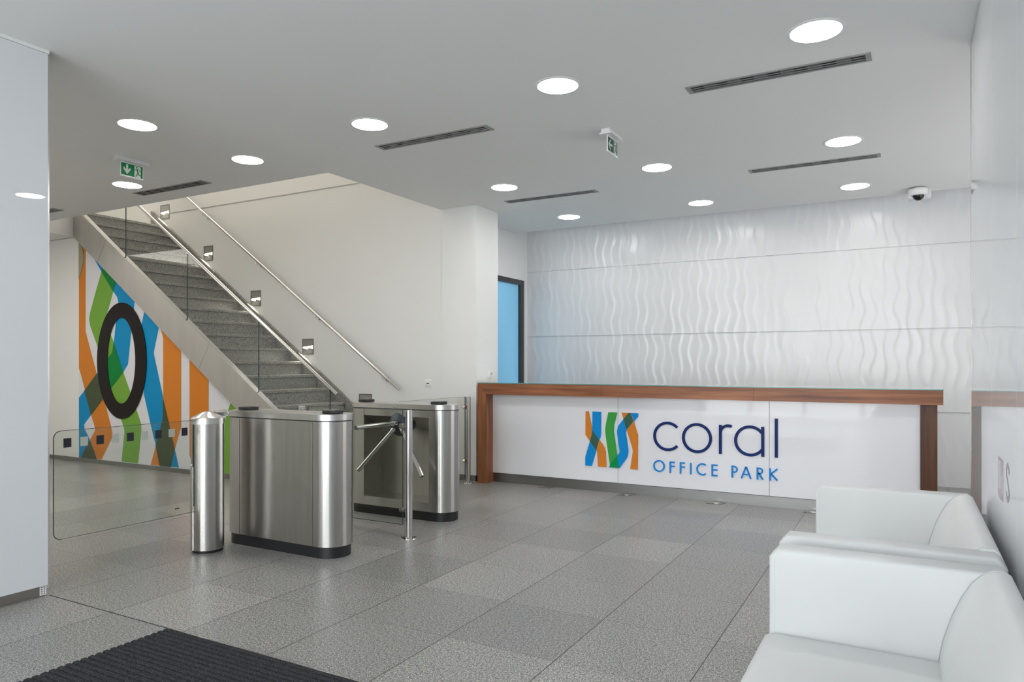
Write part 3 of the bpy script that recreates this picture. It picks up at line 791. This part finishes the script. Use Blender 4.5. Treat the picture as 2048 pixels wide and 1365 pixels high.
# ================================================================== RECEPTION DESK
dk = thing('reception_desk', 'long walnut framed reception desk with a white front', 'desk', (-2.0, 7.2, 0))
YF = 6.93
w_ = MB().use(M['wood_h'])
zt, zb = 1.136, 1.013
w_.prism([(-4.29, zt), (-2.772, zt), (-2.772, zb), (-4.175, zb)], 'Y', YF, 7.40)
w_.box(-2.770, -1.256, YF, 7.40, zb, zt); w_.box(-1.254, .266, YF, 7.40, zb, zt)
w_.build('counter_beam', parent=dk, smooth=False)
MB().use(M['wood_v']).prism([(-4.29, 0), (-4.29, zt-.0015), (-4.1765, zb-.0005), (-4.175, zb-.003), (-4.175, 0)], 'Y', YF, 7.40).build('left_leg', parent=dk, smooth=False)
o_ = MB().use(M['wood_dark']).box(.103, .228, 7.06, 7.40, 0, zb).build('right_leg', parent=dk, smooth=False); o_['label'] = 'dark shaded right leg'
g_ = MB().use(M['counter_glass']).box(-4.288, .268, YF-.003, 7.42, zt+.001, zt+.010).use(M['counter_edge']).box(-4.289, .270, YF-.0045, YF-.003, zt+.001, zt+.010).box(.268, .270, YF-.003, 7.42, zt+.001, zt+.010)
g_.build('glass_top', parent=dk, smooth=False)
for a, b in ((-4.175, -2.6535), (-2.6495, -1.1395), (-1.1355, .101)):
    MB().use(M['lacquer']).box(a, b, 7.08, 7.10, .108, zb).build('front_panel', parent=dk, smooth=False)
MB().use(M['grout']).box(-4.175, .103, 7.10, 7.12, .1, zb).build('carcass', parent=dk, smooth=False)
MB().use(M['plinth']).box(-4.175, -2.0205, 7.10, 7.115, 0, .104).box(-2.0195, .101, 7.10, 7.115, 0, .104).build('plinth', parent=dk, smooth=False)

# logo ribbons
LG = {
    'o1':[(-3.015,0.85),(-2.982,0.85),(-2.94,0.665),(-2.934,0.638),(-2.858,0.551),(-2.82,0.507),(-2.797,0.47),(-2.786,0.428),(-2.777,0.265),(-2.873,0.267),(-2.883,0.422),(-2.893,0.44),(-2.964,0.527),(-3.018,0.598)],
    'b1':[(-2.937,0.85),(-2.838,0.85),(-2.839,0.62),(-2.846,0.576),(-2.858,0.549),(-2.893,0.437),(-2.944,0.266),(-3.02,0.267),(-3.019,0.359),(-2.967,0.526),(-2.942,0.615),(-2.938,0.654)],
    'ob1':[(-2.937,0.648),(-2.858,0.55),(-2.893,0.44),(-2.964,0.528),(-2.943,0.599)],
    'g':[(-2.756,0.848),(-2.657,0.849),(-2.691,0.714),(-2.695,0.649),(-2.657,0.398),(-2.638,0.266),(-2.735,0.267),(-2.786,0.601),(-2.791,0.655),(-2.786,0.71)],
    'b2':[(-2.535,0.848),(-2.429,0.847),(-2.429,0.812),(-2.552,0.671),(-2.563,0.644),(-2.535,0.464),(-2.537,0.421),(-2.552,0.375),(-2.632,0.265),(-2.753,0.266),(-2.657,0.398),(-2.632,0.426),(-2.631,0.448),(-2.659,0.629),(-2.659,0.661),(-2.645,0.71)],
    'gb':[(-2.657,0.398),(-2.638,0.266),(-2.735,0.266),(-2.738,0.295)],
    'o2':[(-2.608,0.848),(-2.502,0.848),(-2.43,0.618),(-2.434,0.264),(-2.515,0.265),(-2.486,0.446),(-2.49,0.483),(-2.552,0.671)],
    'ob2':[(-2.533,0.848),(-2.505,0.847),(-2.479,0.762),(-2.552,0.671),(-2.587,0.782)],
}
lg = thing('ribbon_logo', 'emblem of interlaced orange, blue and green ribbons on the desk front', 'logo', (-2.72, 7.08, .27))
for i, (k, c_) in enumerate((('o1', 'o'), ('b1', 'b'), ('g', 'g'), ('b2', 'b'), ('o2', 'o'))):
    d = .001*i
    o_ = MB().use(LOGO[c_]).prism(LG[k], 'Y', 7.0695-d*.25, 7.0795).build('ribbon', parent=lg, smooth=False)
    o_['label'] = {'o': 'orange ribbon', 'b': 'blue ribbon', 'g': 'green ribbon'}[c_]
for k, c_ in (('ob1', 'ol'), ('gb', 'dg'), ('ob2', 'ol')):
    o_ = MB().use(LOGO[c_]).sheet(LG[k], 'Y', 7.0675).build('ribbon_overlap', parent=lg, smooth=False)
# lettering
YL0, YL1 = 7.068, 7.0795
M['letter_side'] = plain('letter_side_white', (.85, .83, .82), .4)
def word(name, label, x, z):
    return thing(name, label, 'sign', (x, 7.08, z))
nv = word('raised_lettering', 'large dark blue raised lettering "coral" on the desk front', -1.66, .475)
def L(parent, mb, lab):
    o = mb.build('letter', parent=parent, angle=30); o['label'] = lab; return o
def stroke(mb, a, b, w):
    a = Vector(a); b = Vector(b); d = (b-a).normalized(); n = Vector((-d.y, d.x))*w/2
    mb.prism([tuple(a+n), tuple(a-n), tuple(b-n), tuple(b+n)], 'Y', YL0, YL1)
k = M['navy']; R1, RI = .149, .121
L(nv, MB().use(k).ring((-2.119, .624), 'Y', RI, R1, YL0, YL1, radians(43), radians(317), 60), 'letter c')
L(nv, MB().use(k).ring((-1.8225, .6215), 'Y', RI, R1, YL0, YL1, n=64), 'letter o')
mb = MB().use(k).box(-1.607, -1.579, YL0-.0006, YL1, .478, .763)
mb.ring((-1.5195, .683), 'Y', .0595, .0875, YL0, YL1, radians(62), radians(180), 30)
L(nv, mb, 'letter r')
mb = MB().use(k).ring((-1.313, .620), 'Y', RI, R1, YL0, YL1, radians(36), radians(324), 60).box(-1.211, -1.183, YL0-.0004, YL1, .475, .761)
L(nv, mb, 'letter a')
L(nv, MB().use(k).box(-1.089, -1.061, YL0, YL1, .475, .842), 'letter l')
op = word('raised_lettering', 'small sky blue raised lettering "OFFICE PARK" under the larger word', -1.66, .255)
k = M['sky']; B0, T0 = .256, .372; SW = .0155
L(op, MB().use(k).ring((-2.2075, .318), 'Y', .0455, .0605, YL0, YL1, n=48), 'letter O')
for x in (-2.098, -1.994):
    mb = MB().use(k).box(x, x+SW, YL0, YL1, B0, T0).box(x+SW, x+.053, YL0, YL1, T0-.0145, T0).box(x+SW, x+.053, YL0, YL1, .3175, .331)
    L(op, mb, 'letter F')
L(op, MB().use(k).box(-1.890, -1.876, YL0, YL1, B0, T0), 'letter I')
L(op, MB().use(k).ring((-1.7675, .3155), 'Y', .0455, .0605, YL0, YL1, radians(52), radians(308), 40), 'letter C')
x = -1.679
L(op, MB().use(k).box(x, x+SW, YL0, YL1, B0, T0).box(x+SW, x+.059, YL0, YL1, T0-.014, T0).box(x+SW, x+.058, YL0, YL1, .311, .3245).box(x+SW, x+.059, YL0, YL1, B0, B0+.014), 'letter E')
def bowl(mb, x, top, r, w, reach):
    mb.box(x+SW*.5, x+reach, YL0, YL1, top-w, top).box(x+SW*.5, x+reach, YL0, YL1, top-2*r, top-2*r+w)
    mb.ring((x+reach, top-r), 'Y', r-w, r, YL0, YL1, -pi/2, pi/2, 24)
mb = MB().use(k).box(-1.487, -1.487+SW, YL0-.0003, YL1, B0, T0); bowl(mb, -1.487, T0, .0345, .0135, .024); L(op, mb, 'letter P')
mb = MB().use(k); stroke(mb, (-1.394, B0), (-1.351, T0-.002), .0145); stroke(mb, (-1.306, B0), (-1.349, T0-.002), .0145); mb.box(-1.378, -1.322, YL0-.0003, YL1, .289, .302); L(op, mb, 'letter A')
mb = MB().use(k).box(-1.253, -1.253+SW, YL0-.0003, YL1, B0, T0-.002); bowl(mb, -1.253, T0-.002, .031, .0135, .029); stroke(mb, (-1.235, .318), (-1.196, B0+.001), .0155); L(op, mb, 'letter R')
mb = MB().use(k).box(-1.139, -1.139+SW, YL0-.0003, YL1, B0-.001, T0); stroke(mb, (-1.130, .312), (-1.066, T0-.004), .0145); stroke(mb, (-1.122, .318), (-1.064, B0+.003), .0155); L(op, mb, 'letter K')
# floor boxes in front of the plinth
for i, (x, lb) in enumerate(((-3.455, 'small metal floor box by the desk plinth, nearest the walnut left leg'), (-2.535, 'small metal floor box by the desk plinth, under the ribbon emblem'),
                             (-1.62, 'small metal floor box by the desk plinth, under the lettering'), (-.745, 'small metal floor box by the desk plinth, partly behind the far sofa'))):
    t = thing('floor_box', lb, 'floor box', (x, 7.02, 0), 'metal floor boxes along the desk plinth')
    MB().use(M['base_steel']).box(-.055, .055, -.05, .05, 0, .003, .001).build('lid').parent = t
    MB().use(M['chrome']).cyl((0, 0, .003), (0, 0, .006), .03, n=20).build('cap').parent = t
    MB().use(M['black']).box(-.085, -.055, -.045, -.037, 0, .0025).box(.055, .085, .037, .045, 0, .0025).build('slot').parent = t

# ================================================================== SOFAS
def cushion(mb, x0, x1, y0, y1, z0, z1, crown, r, m_):
    """upholstered block with rounded edges and a crowned top"""
    bm = mb.bm; mb.use(m_)
    n0 = set(bm.verts)
    mb.box(x0, x1, y0, y1, z0, z1, r, 4)
    new = [v for v in bm.verts if v not in n0]
    es = [e for e in bm.edges if e.verts[0] in new and e.verts[1] in new and e.calc_length() > .12]
    bmesh.ops.subdivide_edges(bm, edges=es, cuts=10, use_grid_fill=True)
    for v in bm.verts:
        if v in n0: continue
        if v.co.z > (z0+z1)/2:
            u = min(1, max(0, (v.co.x-x0)/(x1-x0))); w = min(1, max(0, (v.co.y-y0)/(y1-y0)))
            v.co.z += crown*(sin(pi*u)**.6)*(sin(pi*w)**.6)
def sofa(y0, y1, label):
    t = thing('sofa', label, 'sofa', (-.08, (y0+y1)/2, 0), 'white leather two-seat sofas')
    L_ = M['leather']; A = .112; H = .705; XF = -.428
    MB().use(L_).box(XF+.012, .27, y0+.02, y1-.02, .075, .27, .01).build('base', parent=t)
    for ya, yb in ((y0, y0+A), (y1-A, y1)):
        am_ = MB().use(L_).prism([(XF, .07), (XF, H-.03), (XF+.028, H), (.265, H+.003), (.297, H-.035), (.297, .07)], 'Y', ya, yb, .013, 4)
        am_ = am_.build('armrest', parent=t, angle=50)
        yi = ya if ya == y0 else yb
        s_ = 1 if ya == y0 else -1
        for yy in (ya+.0145, yb-.0145):
            pp = MB().use(M['leather_seam']).cyl((XF+.03, yy, H-.0015), (.26, yy, H-.0005), .0014, n=6); pp.build('seam', parent=am_)
        for yy, dy in ((ya, -1), (yb, 1)):
            MB().use(M['leather_seam']).cyl((XF+.020, yy+dy*-.0006, .08), (XF+.020, yy+dy*-.0006, H-.03), .0012, n=6).build('seam', parent=am_)
    prof = [(.075, .20), (.088, .40), (.102, .48), (.124, .555), (.150, .62), (.178, .672), (.205, .70), (.235, .714), (.262, .716), (.283, .704), (.295, .675), (.297, .07), (.075, .07)]
    bk_ = MB().use(L_).prism(prof, 'Y', y0+A-.02, y1-A+.02)
    bk_ = bk_.build('backrest', parent=t, angle=40)
    mb = MB()
    for a, b in zip(prof[1:8], prof[2:9]):
        for yy in (y0+A+.001, y1-A-.001): mb.use(M['leather_seam']).cyl((a[0]-.002, yy, a[1]+.001), (b[0]-.002, yy, b[1]+.001), .0013, n=6)
    mb.build('back_seam', parent=bk_)
    mb = MB(); cushion(mb, XF-.015, .115, y0+A+.004, y1-A-.004, .25, .415, .014, .03, L_)
    mb.build('seat_cushion', parent=t, angle=60)
    for x in (XF+.06, .22):
        for y in (y0+.07, y1-.07): MB().use(M['chrome']).cyl((x, y, 0), (x, y, .08), .022, n=18).build('leg', parent=t)
sofa(1.345, 2.765, 'nearest white leather sofa, cut off by the bottom right corner')
sofa(2.875, 4.25, 'farther white leather sofa against the glass wall by the desk')

# entrance mat sunk in the floor
mt = thing('entrance_mat', 'dark grey ribbed entrance mat with a thin metal edge', 'mat', (-2.4, 1.3, 0))
mb = MB().use(M['carpet'])
X0, X1, Y0, Y1 = -3.303, -.95, .2, 2.338
nr = 62; pts = []
for i in range(nr):
    y = Y0+(Y1-Y0)*i/nr; w = (Y1-Y0)/nr
    pts += [(y, .003), (y+w*.16, .009), (y+w*.70, .0095), (y+w*.86, .003)]
pts += [(Y1, .003), (Y1, -.002), (Y0, -.002)]
mb.prism(pts, 'X', X0, X1); mb.build('ribbed_carpet', parent=mt, smooth=False)
MB().use(M['post']).box(X0, X1, Y1, Y1+.006, 0, .005).use(M['base_steel']).box(X0-.005, X0, Y0, Y1+.006, 0, .004).build('metal_edge', parent=mt, smooth=False)
struct(MB().use(M['black']).box(-4.40, X0-.005, 2.340, 2.346, 0, .0015).build('trim_4', smooth=False), 'dark slot in the floor running from the wall to the mat', 'trim')

# reflection of a print behind the viewer, painted onto the right glass wall
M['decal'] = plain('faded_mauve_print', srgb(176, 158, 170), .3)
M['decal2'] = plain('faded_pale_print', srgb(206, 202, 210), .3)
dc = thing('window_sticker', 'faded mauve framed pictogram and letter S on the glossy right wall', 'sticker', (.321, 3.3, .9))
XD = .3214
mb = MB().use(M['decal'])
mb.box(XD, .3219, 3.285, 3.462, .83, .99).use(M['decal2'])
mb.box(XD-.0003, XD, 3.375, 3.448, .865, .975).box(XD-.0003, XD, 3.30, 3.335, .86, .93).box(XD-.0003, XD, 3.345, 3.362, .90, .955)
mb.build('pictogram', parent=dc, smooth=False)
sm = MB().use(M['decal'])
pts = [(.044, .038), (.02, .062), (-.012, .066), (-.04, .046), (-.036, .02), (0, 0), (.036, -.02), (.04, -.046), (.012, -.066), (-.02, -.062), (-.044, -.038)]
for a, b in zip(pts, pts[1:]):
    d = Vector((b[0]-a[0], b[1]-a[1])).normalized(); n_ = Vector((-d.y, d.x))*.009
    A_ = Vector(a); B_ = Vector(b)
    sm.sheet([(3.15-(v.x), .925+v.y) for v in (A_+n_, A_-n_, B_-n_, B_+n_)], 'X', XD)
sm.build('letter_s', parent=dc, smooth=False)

# ================================================================== LIGHT
def area(name, loc, rot, sx, sy, power, color=(1, 1, 1), spread=pi):
    l = bpy.data.lights.new(name, 'AREA'); l.shape = 'RECTANGLE'; l.size = sx; l.size_y = sy; l.energy = power; l.color = color; l.spread = spread
    o = bpy.data.objects.new(name, l); COL.objects.link(o); o.location = loc; o.rotation_euler = rot; return o
def point(name, loc, power, color, r=.03):
    l = bpy.data.lights.new(name, 'POINT'); l.energy = power; l.color = color; l.shadow_soft_size = r
    o = bpy.data.objects.new(name, l); COL.objects.link(o); o.location = loc; return o
# daylight entering through the entrance front behind the viewer
area('daylight', (-2.0, -3.4, 1.7), (radians(90), 0, 0), 4.6, 3.1, 305, (.94, .965, 1.))
# unseen area lamp added to brighten the desk recess from its right side
area('recess_light', (2.2, 7.0, 1.8), (radians(90), 0, radians(90)), 3.2, 2.4, 38, (.97, .98, 1.))
# lit left hall and the storey above
area('hall_light', (-9.2, 3.3, CZ-.02), (0, 0, 0), 4.5, 1.6, 70, (1., .96, .88))
area('upper_light', (-8.6, 6.1, 5.55), (0, 0, 0), 6.5, 1.2, 52, (1., .92, .80))
for a, b, c_, d in S5: area('step_glow', ((a+b)/2, 7.015, (c_+d)/2-.0), (radians(-38), 0, 0), .10, .03, 1.6, (1., .94, .80), radians(110))
W = bpy.data.worlds.new('World'); SC.world = W; W.use_nodes = True
nt = W.node_tree; bg = nt.nodes['Background']
tc = N(nt, 'ShaderNodeTexCoord'); sx = N(nt, 'ShaderNodeSeparateXYZ'); nt.links.new(tc.outputs['Generated'], sx.inputs[0])
c = ramp(nt, sx.outputs[2], [(0., (.30, .31, .32)), (.48, (.36, .38, .40)), (.52, (.86, .91, .98)), (1., (.74, .83, .98))])
nt.links.new(c, bg.inputs[0]); bg.inputs[1].default_value = 2.0

# ================================================================== CAMERA
cd = bpy.data.cameras.new('camera'); co = bpy.data.objects.new('camera', cd); COL.objects.link(co)
co.location = (0, 0, 1.36); co.rotation_euler = (radians(90), 0, .506)
cd.sensor_fit = 'HORIZONTAL'; cd.sensor_width = 36.; cd.lens = 36.*1425/2048
cd.shift_y = (728-682.5)/2048; cd.clip_start = .02
SC.camera = co
SC.view_settings.view_transform = 'Standard'; SC.view_settings.look = 'None'
SC.view_settings.exposure = .16; SC.view_settings.gamma = 1.
SC.cycles.max_bounces = 10; SC.cycles.transparent_max_bounces = 16; SC.cycles.caustics_reflective = False; SC.cycles.caustics_refractive = False
SC.cycles.sample_clamp_indirect = 6.
